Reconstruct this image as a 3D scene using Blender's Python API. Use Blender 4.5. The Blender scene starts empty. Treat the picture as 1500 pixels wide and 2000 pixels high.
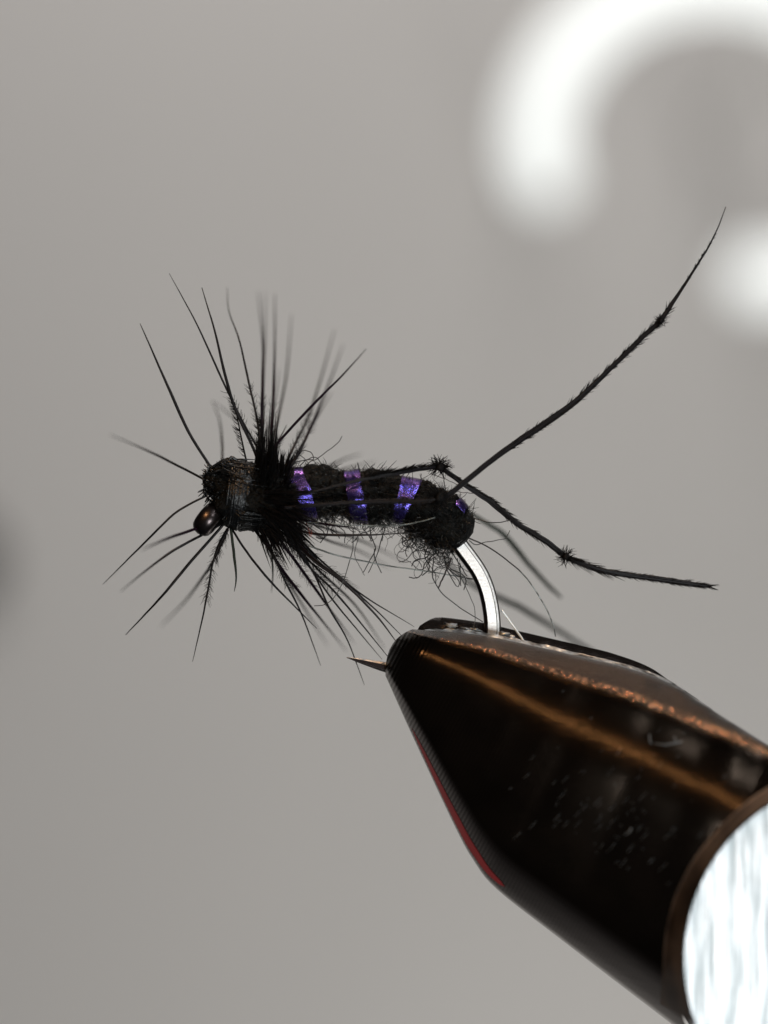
import bpy, bmesh, math, random
import numpy as np
from mathutils import Vector, noise

random.seed(11)
R = random.Random(7)
scene = bpy.context.scene
COL = scene.collection
scene.unit_settings.system = 'METRIC'
scene.unit_settings.scale_length = 0.01          # one unit is one centimetre

# ------------------------------------------------------------------ camera, world, lights
CAM_D = 10.0                                      # camera is 10 cm from the fly
cam_data = bpy.data.cameras.new("camera")
cam = bpy.data.objects.new("camera", cam_data)
COL.objects.link(cam)
cam.location = (0, -CAM_D, 0)
cam.rotation_euler = (math.radians(90), 0, 0)
cam_data.sensor_fit = 'HORIZONTAL'
cam_data.sensor_width = 36
cam_data.lens = 120
cam_data.clip_start = 0.05
cam_data.clip_end = 2000
cam_data.dof.use_dof = True
cam_data.dof.focus_distance = CAM_D - 0.02
cam_data.dof.aperture_fstop = 0.315
scene.camera = cam

world = bpy.data.worlds.new("World")
scene.world = world
world.use_nodes = True
bg = world.node_tree.nodes['Background']
bg.inputs[0].default_value = (0.97, 0.97, 1.0, 1)
bg.inputs[1].default_value = 0.03

scene.view_settings.view_transform = 'Standard'
scene.view_settings.look = 'None'
scene.view_settings.exposure = 0
scene.view_settings.gamma = 1
scene.cycles.use_denoising = True
scene.cycles.max_bounces = 6


def area(name, loc, target, size, power, color, size_y=None):
    d = bpy.data.lights.new(name, 'AREA')
    d.energy = power
    d.color = color
    d.shape = 'RECTANGLE'
    d.size = size
    d.size_y = size_y or size
    o = bpy.data.objects.new(name, d)
    COL.objects.link(o)
    o.location = loc
    v = Vector(target) - Vector(loc)
    o.rotation_euler = v.to_track_quat('-Z', 'Y').to_euler()
    return o


# cool and warm lights placed for highlights, two unseen lights added for the wall
area("key_light", (16, -9, 16), (0, 0, 0), 4.5, 2600, (0.92, 0.97, 1.0))
area("front_light", (5.2, -21, -7.4), (1.6, 0, -1.6), 5, 2200, (0.93, 0.98, 1.0))
area("small_light", (11, -18, 9.5), (0, 0, 0), 2, 400, (0.94, 0.97, 1.0))  # unseen light added for the glints on the tinsel
area("warm_light_front", (-8.0, -18.6, 11.6), (0.8, 0, -0.8), 2.6, 1500, (1.0, 0.56, 0.24))
area("warm_light_side", (5.6, 6.2, 24), (0.8, 0, -0.8), 1.3, 1450, (1.0, 0.62, 0.36))
area("wall_light_top", (-10, 140, 190), (25, 310, 20), 140, 2.4e5, (1.0, 0.942, 0.905))
area("wall_light_low", (110, 150, -190), (40, 310, -20), 140, 2.6e5, (1.0, 0.965, 0.915))


# ------------------------------------------------------------------ helpers
def P(px, py, d=0.0):
    """photo pixel and depth in millimetres behind the focus plane -> a point in the place"""
    D = CAM_D + d / 10.0
    k = 0.002 * D / CAM_D
    return Vector(((px - 750) * k, d / 10.0, -(py - 1000) * k))


U = 0.002                                         # one photo pixel at the focus plane


def new_mat(name):
    m = bpy.data.materials.new(name)
    m.use_nodes = True
    nt = m.node_tree
    return m, nt, nt.nodes['Principled BSDF']


def simple_mat(name, col, rough=0.5, metal=0.0, spec=0.5):
    m, nt, b = new_mat(name)
    b.inputs['Base Color'].default_value = (*col, 1)
    b.inputs['Roughness'].default_value = rough
    b.inputs['Metallic'].default_value = metal
    b.inputs['Specular IOR Level'].default_value = spec
    return m


def noise_col(nt, b, c1, c2, scale, vec=None, detail=3.0, lo=0.35, hi=0.65):
    n = nt.nodes.new('ShaderNodeTexNoise')
    n.inputs['Scale'].default_value = scale
    n.inputs['Detail'].default_value = detail
    if vec is not None:
        nt.links.new(vec, n.inputs['Vector'])
    r = nt.nodes.new('ShaderNodeValToRGB')
    r.color_ramp.elements[0].position = lo
    r.color_ramp.elements[1].position = hi
    r.color_ramp.elements[0].color = (*c1, 1)
    r.color_ramp.elements[1].color = (*c2, 1)
    nt.links.new(n.outputs['Fac'], r.inputs['Fac'])
    nt.links.new(r.outputs['Color'], b.inputs['Base Color'])
    return n


def add_bump(nt, b, height, strength, dist):
    bp = nt.nodes.new('ShaderNodeBump')
    bp.inputs['Strength'].default_value = strength
    bp.inputs['Distance'].default_value = dist
    nt.links.new(height, bp.inputs['Height'])
    nt.links.new(bp.outputs['Normal'], b.inputs['Normal'])
    return bp


def obj_coord(nt):
    return nt.nodes.new('ShaderNodeTexCoord').outputs['Object']


class MB:
    """collects vertices and faces for ONE mesh object"""
    def __init__(self):
        self.v, self.f, self.mi = [], [], []

    def tube(self, pts, rad, sides=5, mat=0, mats=None, caps=True):
        n = len(pts)
        base = len(self.v)
        for i in range(n):
            t = (pts[min(i + 1, n - 1)] - pts[max(i - 1, 0)])
            t = t.normalized() if t.length > 1e-9 else Vector((1, 0, 0))
            a = t.cross(Vector((0, 1, 0)))
            if a.length < 0.15:
                a = t.cross(Vector((1, 0, 0.3)))
            a.normalize()
            bn = t.cross(a)
            r = rad[i]
            for k in range(sides):
                an = 2 * math.pi * k / sides
                self.v.append(pts[i] + a * (math.cos(an) * r) + bn * (math.sin(an) * r))
        for i in range(n - 1):
            for k in range(sides):
                k2 = (k + 1) % sides
                self.f.append((base + i * sides + k, base + i * sides + k2,
                               base + (i + 1) * sides + k2, base + (i + 1) * sides + k))
                self.mi.append(mats[i] if mats else mat)
        if caps and sides > 2:
            self.f.append(tuple(base + k for k in range(sides))[::-1])
            self.f.append(tuple(base + (n - 1) * sides + k for k in range(sides)))
            self.mi += [mats[0] if mats else mat, mats[-1] if mats else mat]

    def build(self, name, mats, parent=None, smooth=True, sharp=None, stuff=False, label=None):
        me = bpy.data.meshes.new(name)
        me.from_pydata([tuple(p) for p in self.v], [], self.f)
        for m in (mats if isinstance(mats, (list, tuple)) else [mats]):
            me.materials.append(m)
        me.polygons.foreach_set('material_index', self.mi + [0] * (len(self.f) - len(self.mi)))
        me.polygons.foreach_set('use_smooth', [smooth] * len(self.f))
        if sharp is not None:
            me.set_sharp_from_angle(angle=math.radians(sharp))
        me.update()
        o = bpy.data.objects.new(name, me)
        COL.objects.link(o)
        if parent is not None:
            attach(o, parent)
        if stuff:
            o['kind'] = 'stuff'
        if label:
            o['label'] = label
        return o


def attach(o, parent):
    o.parent = parent
    w = parent.location.copy()
    p = parent.parent
    while p is not None:
        w += p.location
        p = p.parent
    o.matrix_parent_inverse.identity()
    o.location = o.location - w


def thing(name, label, cat, loc):
    o = bpy.data.objects.new(name, None)
    o.empty_display_size = 0.2
    COL.objects.link(o)
    o.location = loc
    o['label'] = label
    o['category'] = cat
    return o


def spline(pts, n):
    """Catmull-Rom through tuples, n samples"""
    A = np.array(pts, float)
    m = len(A)
    if m == 2:
        t = np.linspace(0, 1, n)[:, None]
        return A[0] * (1 - t) + A[1] * t
    E = np.vstack([2 * A[0] - A[1], A, 2 * A[-1] - A[-2]])
    seg = np.linalg.norm(np.diff(A[:, :2], axis=0), axis=1)
    cum = np.concatenate([[0], np.cumsum(seg)])
    if cum[-1] < 1e-9:
        cum = np.arange(m, dtype=float)
    out = []
    for s in np.linspace(0, cum[-1], n):
        i = min(max(int(np.searchsorted(cum, s, side='right')) - 1, 0), m - 2)
        u = (s - cum[i]) / max(cum[i + 1] - cum[i], 1e-9)
        p0, p1, p2, p3 = E[i], E[i + 1], E[i + 2], E[i + 3]
        out.append(0.5 * (2 * p1 + (p2 - p0) * u + (2 * p0 - 5 * p1 + 4 * p2 - p3) * u * u
                          + (3 * p1 - p0 - 3 * p2 + p3) * u ** 3))
    return np.array(out)


def to_world(arr):
    return [P(*a) for a in arr]


# ------------------------------------------------------------------ materials
M = {}
m, nt, b = new_mat('wall_paint')
noise_col(nt, b, (0.77, 0.765, 0.75), (0.80, 0.795, 0.78), 0.012, obj_coord(nt), 4)
b.inputs['Roughness'].default_value = 0.8
M['wall'] = m

m, nt, b = new_mat('lamp_tube')
b.inputs['Base Color'].default_value = (0.8, 0.8, 0.8, 1)
b.inputs['Emission Color'].default_value = (0.95, 1.0, 0.975, 1)
b.inputs['Emission Strength'].default_value = 0.92
M['tube'] = m
M['knob'] = simple_mat('dark_knob', (0.02, 0.02, 0.022), 0.5)

# fibres
def fibre_mat(name, c1, c2, rough=0.42, scale=60, spec=0.4):
    m, nt, b = new_mat(name)
    noise_col(nt, b, c1, c2, scale, obj_coord(nt), 2)
    b.inputs['Roughness'].default_value = rough
    b.inputs['Specular IOR Level'].default_value = spec
    return m

M['hackle'] = fibre_mat('black_hackle', (0.002, 0.0015, 0.002), (0.006, 0.004, 0.0055), 0.45, 60, 0.25)
M['hackle_purple'] = fibre_mat('plum_hackle', (0.004, 0.001, 0.004), (0.010, 0.0025, 0.009), 0.5, 60, 0.12)
M['green'] = fibre_mat('dark_green_fibre', (0.005, 0.011, 0.006), (0.011, 0.021, 0.012))
M['dub'] = fibre_mat('black_dubbing', (0.002, 0.002, 0.002), (0.009, 0.009, 0.008), 0.3, 25, 0.5)
M['brown'] = fibre_mat('dark_brown_fibre', (0.006, 0.003, 0.003), (0.014, 0.007, 0.006))
M['down'] = fibre_mat('black_down', (0.002, 0.0018, 0.0018), (0.006, 0.005, 0.005), 0.7, 40, 0.12)
M['pale'] = fibre_mat('pale_strand', (0.05, 0.06, 0.055), (0.30, 0.34, 0.33), 0.25, 14, 0.7)
M['grey'] = fibre_mat('grey_fibre', (0.02, 0.022, 0.02), (0.07, 0.075, 0.07), 0.35, 30, 0.6)
M['white'] = fibre_mat('white_strand', (0.55, 0.6, 0.6), (0.85, 0.9, 0.9), 0.22, 22, 0.8)
M['orange'] = simple_mat('orange_fibre', (0.22, 0.025, 0.008), 0.4)

m, nt, b = new_mat('rough_black_body')
oc = obj_coord(nt)
noise_col(nt, b, (0.0014, 0.0014, 0.0014), (0.0075, 0.0075, 0.0066), 9, oc, 5)
n2 = nt.nodes.new('ShaderNodeTexNoise'); n2.inputs['Scale'].default_value = 55; n2.inputs['Detail'].default_value = 6
nt.links.new(oc, n2.inputs['Vector'])
add_bump(nt, b, n2.outputs['Fac'], 0.9, 0.03)
b.inputs['Roughness'].default_value = 0.55
b.inputs['Specular IOR Level'].default_value = 0.14
M['body'] = m

m, nt, b = new_mat('waxed_thread')
oc = obj_coord(nt)
noise_col(nt, b, (0.0012, 0.0016, 0.002), (0.0036, 0.005, 0.0065), 30, oc, 3)
n2 = nt.nodes.new('ShaderNodeTexNoise'); n2.inputs['Scale'].default_value = 70
nt.links.new(oc, n2.inputs['Vector'])
add_bump(nt, b, n2.outputs['Fac'], 0.5, 0.01)
b.inputs['Roughness'].default_value = 0.33
b.inputs['Specular IOR Level'].default_value = 0.6
M['thread'] = m

m, nt, b = new_mat('violet_tinsel')
lw = nt.nodes.new('ShaderNodeLayerWeight'); lw.inputs['Blend'].default_value = 0.45
rp = nt.nodes.new('ShaderNodeValToRGB')
rp.color_ramp.elements[0].position = 0.1; rp.color_ramp.elements[0].color = (0.17, 0.135, 0.64, 1)
rp.color_ramp.elements[1].position = 0.65; rp.color_ramp.elements[1].color = (0.065, 0.025, 0.13, 1)
nt.links.new(lw.outputs['Facing'], rp.inputs['Fac'])
nt.links.new(rp.outputs['Color'], b.inputs['Base Color'])
uv = nt.nodes.new('ShaderNodeUVMap')
mp = nt.nodes.new('ShaderNodeMapping'); mp.inputs['Scale'].default_value = (3.0, 46.0, 1)
nt.links.new(uv.outputs['UV'], mp.inputs['Vector'])
n2 = nt.nodes.new('ShaderNodeTexNoise'); n2.inputs['Scale'].default_value = 1.0; n2.inputs['Detail'].default_value = 4
nt.links.new(mp.outputs['Vector'], n2.inputs['Vector'])
add_bump(nt, b, n2.outputs['Fac'], 0.3, 0.010)
b.inputs['Metallic'].default_value = 0.975
b.inputs['Roughness'].default_value = 0.22
M['tinsel'] = m

# hook wire: bronzed steel, its highlights painted as brighter steel facets
m, nt, b = new_mat('bronzed_steel')
oc = obj_coord(nt)
noise_col(nt, b, (0.06, 0.048, 0.047), (0.10, 0.083, 0.082), 40, oc, 4)
b.inputs['Metallic'].default_value = 1.0
b.inputs['Roughness'].default_value = 0.30
M['hook'] = m
m, nt, b = new_mat('lit_steel')
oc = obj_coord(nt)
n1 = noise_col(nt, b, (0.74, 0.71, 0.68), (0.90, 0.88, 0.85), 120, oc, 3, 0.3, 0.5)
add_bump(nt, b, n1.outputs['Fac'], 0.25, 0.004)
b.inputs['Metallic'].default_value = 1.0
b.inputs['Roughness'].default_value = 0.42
M['hook_lit'] = m

# black-bronze jaw; UV: u = distance along the jaw (cm), v = 0 lower edge .. 1 top edge
m, nt, b = new_mat('black_bronze')
uv = nt.nodes.new('ShaderNodeUVMap')
sep = nt.nodes.new('ShaderNodeSeparateXYZ'); nt.links.new(uv.outputs['UV'], sep.inputs[0])
oc = obj_coord(nt)
noise_col(nt, b, (0.032, 0.024, 0.018), (0.048, 0.035, 0.026), 6, oc, 5)
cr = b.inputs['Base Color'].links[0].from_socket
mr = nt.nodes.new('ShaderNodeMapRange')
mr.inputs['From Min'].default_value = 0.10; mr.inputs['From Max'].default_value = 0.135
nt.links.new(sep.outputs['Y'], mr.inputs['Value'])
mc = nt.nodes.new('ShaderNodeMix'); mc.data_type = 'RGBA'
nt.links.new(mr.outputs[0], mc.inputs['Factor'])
mc.inputs['A'].default_value = (0.17, 0.145, 0.135, 1)  # lower bevel lightened to stand in for the wall's reflection
# speckled highlight painted in lighter bronze along the upper ridge
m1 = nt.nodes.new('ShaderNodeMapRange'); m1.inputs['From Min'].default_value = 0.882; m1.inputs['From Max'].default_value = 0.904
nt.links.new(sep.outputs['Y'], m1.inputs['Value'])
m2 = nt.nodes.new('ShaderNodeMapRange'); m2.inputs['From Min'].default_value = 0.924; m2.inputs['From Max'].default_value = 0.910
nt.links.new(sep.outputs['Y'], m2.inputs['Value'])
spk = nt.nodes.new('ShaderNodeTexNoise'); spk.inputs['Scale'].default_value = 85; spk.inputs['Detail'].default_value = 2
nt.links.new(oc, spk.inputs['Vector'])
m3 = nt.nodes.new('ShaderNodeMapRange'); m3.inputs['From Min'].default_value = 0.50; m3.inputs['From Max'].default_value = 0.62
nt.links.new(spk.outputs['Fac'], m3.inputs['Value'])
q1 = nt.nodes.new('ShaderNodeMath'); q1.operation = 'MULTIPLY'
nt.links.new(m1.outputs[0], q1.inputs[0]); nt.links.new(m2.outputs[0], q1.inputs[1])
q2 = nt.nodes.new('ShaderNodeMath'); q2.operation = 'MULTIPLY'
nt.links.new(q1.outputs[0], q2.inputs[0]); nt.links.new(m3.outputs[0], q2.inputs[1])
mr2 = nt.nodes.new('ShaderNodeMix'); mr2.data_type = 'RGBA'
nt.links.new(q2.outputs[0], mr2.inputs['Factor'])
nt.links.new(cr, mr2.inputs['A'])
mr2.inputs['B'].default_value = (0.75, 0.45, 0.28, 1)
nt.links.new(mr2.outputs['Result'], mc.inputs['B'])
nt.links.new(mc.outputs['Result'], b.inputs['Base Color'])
b.inputs['Metallic'].default_value = 0.97
wave = nt.nodes.new('ShaderNodeMath'); wave.operation = 'SINE'
mul = nt.nodes.new('ShaderNodeMath'); mul.operation = 'MULTIPLY'
mul.inputs[1].default_value = 2 * math.pi / (7.6 * U)
nt.links.new(sep.outputs['X'], mul.inputs[0]); nt.links.new(mul.outputs[0], wave.inputs[0])
fine = nt.nodes.new('ShaderNodeTexNoise'); fine.inputs['Scale'].default_value = 140; fine.inputs['Detail'].default_value = 3
nt.links.new(oc, fine.inputs['Vector'])
# upper part is grainy, lower part has turning rings
ramp = nt.nodes.new('ShaderNodeMapRange')
ramp.inputs['From Min'].default_value = 0.865; ramp.inputs['From Max'].default_value = 0.89
nt.links.new(sep.outputs['Y'], ramp.inputs['Value'])
mixh = nt.nodes.new('ShaderNodeMix'); mixh.data_type = 'FLOAT'
nt.links.new(ramp.outputs[0], mixh.inputs['Factor'])
sc_w = nt.nodes.new('ShaderNodeMath'); sc_w.operation = 'MULTIPLY'; sc_w.inputs[1].default_value = 0.26
nt.links.new(wave.outputs[0], sc_w.inputs[0])
nt.links.new(sc_w.outputs[0], mixh.inputs['A'])
sc_f = nt.nodes.new('ShaderNodeMath'); sc_f.operation = 'MULTIPLY'; sc_f.inputs[1].default_value = 1.5
nt.links.new(fine.outputs['Fac'], sc_f.inputs[0])
nt.links.new(sc_f.outputs[0], mixh.inputs['B'])
# faint diagonal scratches
mps = nt.nodes.new('ShaderNodeMapping'); mps.inputs['Rotation'].default_value = (0, math.radians(38), 0)
mps.inputs['Scale'].default_value = (6, 6, 55)
nt.links.new(oc, mps.inputs['Vector'])
scr = nt.nodes.new('ShaderNodeTexNoise'); scr.inputs['Scale'].default_value = 1.4; scr.inputs['Detail'].default_value = 4
nt.links.new(mps.outputs['Vector'], scr.inputs['Vector'])
adds = nt.nodes.new('ShaderNodeMath'); adds.operation = 'MULTIPLY_ADD'; adds.inputs[1].default_value = 0.22
nt.links.new(scr.outputs['Fac'], adds.inputs[0]); nt.links.new(mixh.outputs['Result'], adds.inputs[2])
add_bump(nt, b, adds.outputs[0], 0.5, 0.006)
b.inputs['Roughness'].default_value = 0.18
M['jaw'] = m

m, nt, b = new_mat('worn_bare_metal')
oc = obj_coord(nt)
n1 = noise_col(nt, b, (0.10, 0.10, 0.10), (0.72, 0.76, 0.78), 22, oc, 6, 0.38, 0.6)
add_bump(nt, b, n1.outputs['Fac'], 0.8, 0.02)
b.inputs['Metallic'].default_value = 1.0
b.inputs['Roughness'].default_value = 0.38
M['worn'] = m
m, nt, b = new_mat('red_reflection_tint')
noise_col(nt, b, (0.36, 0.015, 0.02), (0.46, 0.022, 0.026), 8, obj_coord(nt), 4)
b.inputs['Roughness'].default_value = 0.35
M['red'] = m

m, nt, b = new_mat('worn_bronze')
noise_col(nt, b, (0.045, 0.034, 0.028), (0.17, 0.125, 0.095), 5, obj_coord(nt), 5)
b.inputs['Metallic'].default_value = 0.6
b.inputs['Roughness'].default_value = 0.55
M['rim'] = m
M['lint'] = simple_mat('grey_lint', (0.10, 0.11, 0.115), 0.6)

m, nt, b = new_mat('brushed_aluminium')
oc = obj_coord(nt)
mps = nt.nodes.new('ShaderNodeMapping'); mps.inputs['Rotation'].default_value = (0, math.radians(-12), 0)
mps.inputs['Scale'].default_value = (50, 3, 3.2)
nt.links.new(oc, mps.inputs['Vector'])
n1 = noise_col(nt, b, (0.46, 0.50, 0.51), (0.95, 0.97, 0.98), 1.3, mps.outputs['Vector'], 7, 0.38, 0.62)
add_bump(nt, b, n1.outputs['Fac'], 0.3, 0.02)
b.inputs['Metallic'].default_value = 1.0
b.inputs['Roughness'].default_value = 0.5
M['alu'] = m

# ------------------------------------------------------------------ the setting: far wall, lamp, knob
def far_P(px, py, y):
    k = 0.002 * (CAM_D + y) / CAM_D
    return Vector(((px - 750) * k, y, -(py - 1000) * k))

WALL_Y = 312.0
w = MB()
w.v = [Vector((-1000, WALL_Y, -1000)), Vector((1000, WALL_Y, -1000)), Vector((1000, WALL_Y, 1000)), Vector((-1000, WALL_Y, 1000))]
w.f = [(0, 1, 2, 3)]
wo = w.build('wall', M['wall'], smooth=False)
wo['kind'] = 'structure'

LY = 228.0
lamp = thing('ring_lamp', 'glowing white ring-shaped tube lamp blurred on the grey wall', 'lamp', far_P(1410, 290, WALL_Y))
path = []
for a in np.linspace(186, -34, 56):
    th = math.radians(a)
    path.append((1398 + 349 * math.cos(th), 282 - 322 * math.sin(th)))
path = [(1069, 350), (1057, 328)] + path[1:] + [(1648, 505), (1590, 535), (1540, 543), (1474, 540)]
pts = [far_P(x, y, LY) for x, y in path]
rr = 54 * 0.002 * (CAM_D + LY) / CAM_D
tb = MB()
rad = [rr] * len(pts)
tb.tube(pts, rad, 14)
tb.build('tube', M['tube'], lamp)
for end in (0, -1):
    cp = MB()
    dirv = (pts[0] - pts[1]) if end == 0 else (pts[-1] - pts[-2])
    dirv.normalize()
    cp.tube([pts[end] - dirv * 0.1, pts[end] + dirv * rr * 0.45, pts[end] + dirv * rr * 0.8], [rr * 1.0, rr * 0.85, rr * 0.4], 14)
    cp.build('tube_end', M['tube'], lamp)
for a in (150, 60, -20):
    th = math.radians(a)
    c = far_P(1398 + 349 * math.cos(th), 282 - 322 * math.sin(th), LY)
    br = MB()
    br.tube([c + Vector((0, rr * 0.7, 0)), c + Vector((0, WALL_Y - LY, 0))], [0.8, 0.8], 8)
    br.build('bracket', M['wall'], lamp)

kn = MB()
kc = far_P(-62, 1092, WALL_Y)
ks = 0.002 * (CAM_D + WALL_Y) / CAM_D
kn.tube([kc + Vector((0, 0.0, 0)), kc + Vector((0, -2, 0)), kc + Vector((0, -3.2, 0)), kc + Vector((0, -5, 0)), kc + Vector((0, -6, 0))],
        [30 * ks, 30 * ks, 70 * ks, 74 * ks, 60 * ks], 20)
ko = kn.build('wall_knob', M['knob'], sharp=40)
ko['label'] = 'dark round knob blurred against the wall at its left edge'
ko['category'] = 'knob'

# ------------------------------------------------------------------ the vise
vise = thing('tying_vise', 'black bronze metal vise jaws clamping the hook below the fly', 'vise', P(1450, 1750, 0))
NS = 90
lower = spline([(753, 1320), (806, 1438), (887, 1611), (926, 1682), (972, 1738), (1100, 1838), (1312, 2000), (1640, 2250)], NS)
upper = spline([(806, 1229), (947, 1242), (1140, 1284), (1226, 1305), (1307, 1334), (1400, 1393), (1500, 1456), (1780, 1630)], NS)
# (f, relative depth of the outer surface)
PROF = [(0.000, 0.05), (0.000, 0.16), (0.004, 0.25), (0.012, 0.32), (0.040, 0.47), (0.075, 0.64), (0.10, 0.745), (0.118, 0.80), (0.135, 0.83), (0.16, 0.85),
        (0.20, 0.87), (0.30, 0.91), (0.42, 0.955), (0.55, 0.990), (0.60, 0.994), (0.64, 0.993), (0.68, 0.985), (0.70, 0.979), (0.715, 0.9737), (0.74, 0.962),
        (0.76, 0.9506), (0.78, 0.938), (0.80, 0.924), (0.82, 0.909), (0.845, 0.889), (0.87, 0.868), (0.886, 0.850), (0.898, 0.829), (0.910, 0.796), (0.921, 0.757), (0.945, 0.665), (0.967, 0.575), (0.986, 0.495), (0.996, 0.43), (1.0, 0.39), (1.0, 0.075)]
GAP = 0.33                                         # half the wire, mm


def thick(s):
    return 1.7 + 7.0 * s


def spread(s):
    return 1.0 + 0.083 * min(1.6, max(0.0, (s - 0.47) / 0.22))


def build_front_jaw():
    bm = bmesh.new()
    uvl = bm.loops.layers.uv.new('UVMap')
    rows = []
    s_len = 0
    for i in range(NS):
        s = i / (NS - 1)
        T = thick(s)
        lo, up = lower[i], upper[i]
        row = []
        mid = (lo + up) / 2
        # nose rounding: pull the first stations in
        for j, (f, z) in enumerate(PROF):
            fe = min(1.0, f * spread(s))
            x = lo[0] * (1 - fe) + up[0] * fe
            y = lo[1] * (1 - fe) + up[1] * fe
            zz = z
            if i < 6:                              # rounded nose
                q = (i / 6.0)
                rn = math.sqrt(max(0, 1 - (1 - q) ** 2))
                zz = z * (0.12 + 0.88 * rn)
                bow = 4 * f * (1 - f)
                x -= 15 * bow * (1 - q) * 1.0
                y -= 13 * bow * (1 - q) * 1.0
            d = -(GAP + T * zz)
            row.append((bm.verts.new(P(x, y, d)), x, y, f))
        # inner face back to the gap plane
        rows.append(row)
    axis = Vector((0.882, 0.470))
    for i in range(NS - 1):
        for j in range(len(PROF) - 1):
            q = [rows[i][j], rows[i + 1][j], rows[i + 1][j + 1], rows[i][j + 1]]
            fa = bm.faces.new([k[0] for k in q])
            for lp, k in zip(fa.loops, q):
                lp[uvl].uv = ((k[1] * axis.x + k[2] * axis.y) * U, k[3])
    n = len(PROF)
    for i in range(NS - 1):                        # inner flat
        bm.faces.new([rows[i][n - 1][0], rows[i + 1][n - 1][0], rows[i + 1][0][0], rows[i][0][0]])
    bm.faces.new([r[0] for r in rows[0]])
    bm.faces.new([r[0] for r in rows[-1]][::-1])
    bmesh.ops.recalc_face_normals(bm, faces=bm.faces)
    for f in bm.faces:
        f.smooth = True
    me = bpy.data.meshes.new('jaw')
    bm.to_mesh(me)
    bm.free()
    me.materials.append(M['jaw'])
    o = bpy.data.objects.new('jaw', me)
    COL.objects.link(o)
    return o


jaw = build_front_jaw()
# countersunk seat for the bright screw: real cut through the jaw
SC = (1700, 1880)                                  # screw centre in the photo
SD = -7.3


def disc_frame(r_px, d):
    return r_px * 0.002 * (CAM_D + d / 10) / CAM_D

cut = MB()
cx = P(SC[0], SC[1], SD)
prof = [(-4.0, 374), (10.0, 374)]
cut.tube([Vector((cx.x, (SD + a) / 10, cx.z)) for a, r in prof], [disc_frame(r, SD) for a, r in prof], 96)
cutter = cut.build('cutter', M['jaw'])
bo = jaw.modifiers.new('seat', 'BOOLEAN')
bo.operation = 'DIFFERENCE'
bo.object = cutter
bo.solver = 'EXACT'
dg = bpy.context.evaluated_depsgraph_get()
cut_mesh = bpy.data.meshes.new_from_object(jaw.evaluated_get(dg))
jaw.modifiers.clear()
jaw.data = cut_mesh
bpy.data.objects.remove(cutter)
cut_mesh.set_sharp_from_angle(angle=math.radians(38))
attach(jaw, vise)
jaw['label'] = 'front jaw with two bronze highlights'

# red reflection painted as a strip along the lower edge (laid 0.03 mm proud of the bevel)
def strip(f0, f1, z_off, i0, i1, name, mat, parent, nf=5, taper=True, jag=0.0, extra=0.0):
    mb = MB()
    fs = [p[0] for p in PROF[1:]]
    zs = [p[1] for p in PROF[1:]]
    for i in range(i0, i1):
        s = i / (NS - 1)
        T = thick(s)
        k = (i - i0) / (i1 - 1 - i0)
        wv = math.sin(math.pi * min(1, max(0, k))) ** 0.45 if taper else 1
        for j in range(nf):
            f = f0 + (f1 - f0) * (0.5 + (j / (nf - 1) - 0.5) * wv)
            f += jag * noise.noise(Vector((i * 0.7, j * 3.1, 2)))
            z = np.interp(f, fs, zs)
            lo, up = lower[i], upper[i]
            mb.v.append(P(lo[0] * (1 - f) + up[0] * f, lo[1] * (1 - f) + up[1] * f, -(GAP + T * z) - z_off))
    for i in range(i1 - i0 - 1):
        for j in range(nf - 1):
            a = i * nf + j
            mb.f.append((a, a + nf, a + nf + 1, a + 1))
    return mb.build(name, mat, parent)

strip(0.010, 0.046, 0.04, 8, 34, 'red_reflection', M['red'], jaw, taper=True)


def jaw_depth(px, py, want_f=False):
    """depth (mm) of the jaw's face under a photo pixel"""
    best = None
    for i in np.arange(0, NS - 1, 0.25):
        k = int(i)
        w_ = i - k
        lo = lower[k] * (1 - w_) + lower[k + 1] * w_
        up = upper[k] * (1 - w_) + upper[k + 1] * w_
        e = up - lo
        f = float(np.dot(np.array([px, py]) - lo, e) / np.dot(e, e))
        q = lo + e * f
        dd = math.hypot(q[0] - px, q[1] - py)
        if best is None or dd < best[0]:
            best = (dd, i / (NS - 1), f)
    if want_f:
        return best[2] if best[0] < 6 else -1
    return -(GAP + thick(best[1]) * float(np.interp(best[2] / spread(best[1]), [p[0] for p in PROF[1:-1]], [p[1] for p in PROF[1:-1]])))


# worn chamfer round the seat
rim = MB()
NR = 140
rim_f = []
for i in range(NR):
    a_ = 2 * math.pi * i / NR
    wob = 3.0 * noise.noise(Vector((math.cos(a_) * 9, math.sin(a_) * 9, 1))) + 1.6 * noise.noise(Vector((math.cos(a_) * 30, math.sin(a_) * 30, 4)))
    ca, sa = math.cos(a_), math.sin(a_)
    d0 = jaw_depth(SC[0] + ca * 387, SC[1] - sa * 387) - SD
    rim_f.append(jaw_depth(SC[0] + ca * 392, SC[1] - sa * 392, True))
    for q, r_ in ((-0.02, 389), (0.0, 387), (0.12, 385 + wob * .5), (0.5, 379 + wob), (0.9, 373 + wob), (1.25, 367 + wob * 1.2)):
        dd = d0 * (1 - q) + 0.25 * q
        r_ = disc_frame(r_, SD + dd)
        rim.v.append(Vector((ca * r_ + cx.x, (SD + dd - 0.07) / 10, sa * r_ + cx.z)))
for i in range(NR):
    if not (0.0 < rim_f[i] < 1.0 and 0.0 < rim_f[(i + 1) % NR] < 1.0):
        continue
    for j in range(5):
        a0, a1 = i * 6 + j, ((i + 1) % NR) * 6 + j
        rim.f.append((a0, a1, a1 + 1, a0 + 1))
used = sorted({k for f in rim.f for k in f})
remap = {k: q for q, k in enumerate(used)}
rim.v = [rim.v[k] for k in used]
rim.f = [tuple(remap[k] for k in f) for f in rim.f]
rim.build('seat_rim', M['rim'], jaw, sharp=60)

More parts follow.
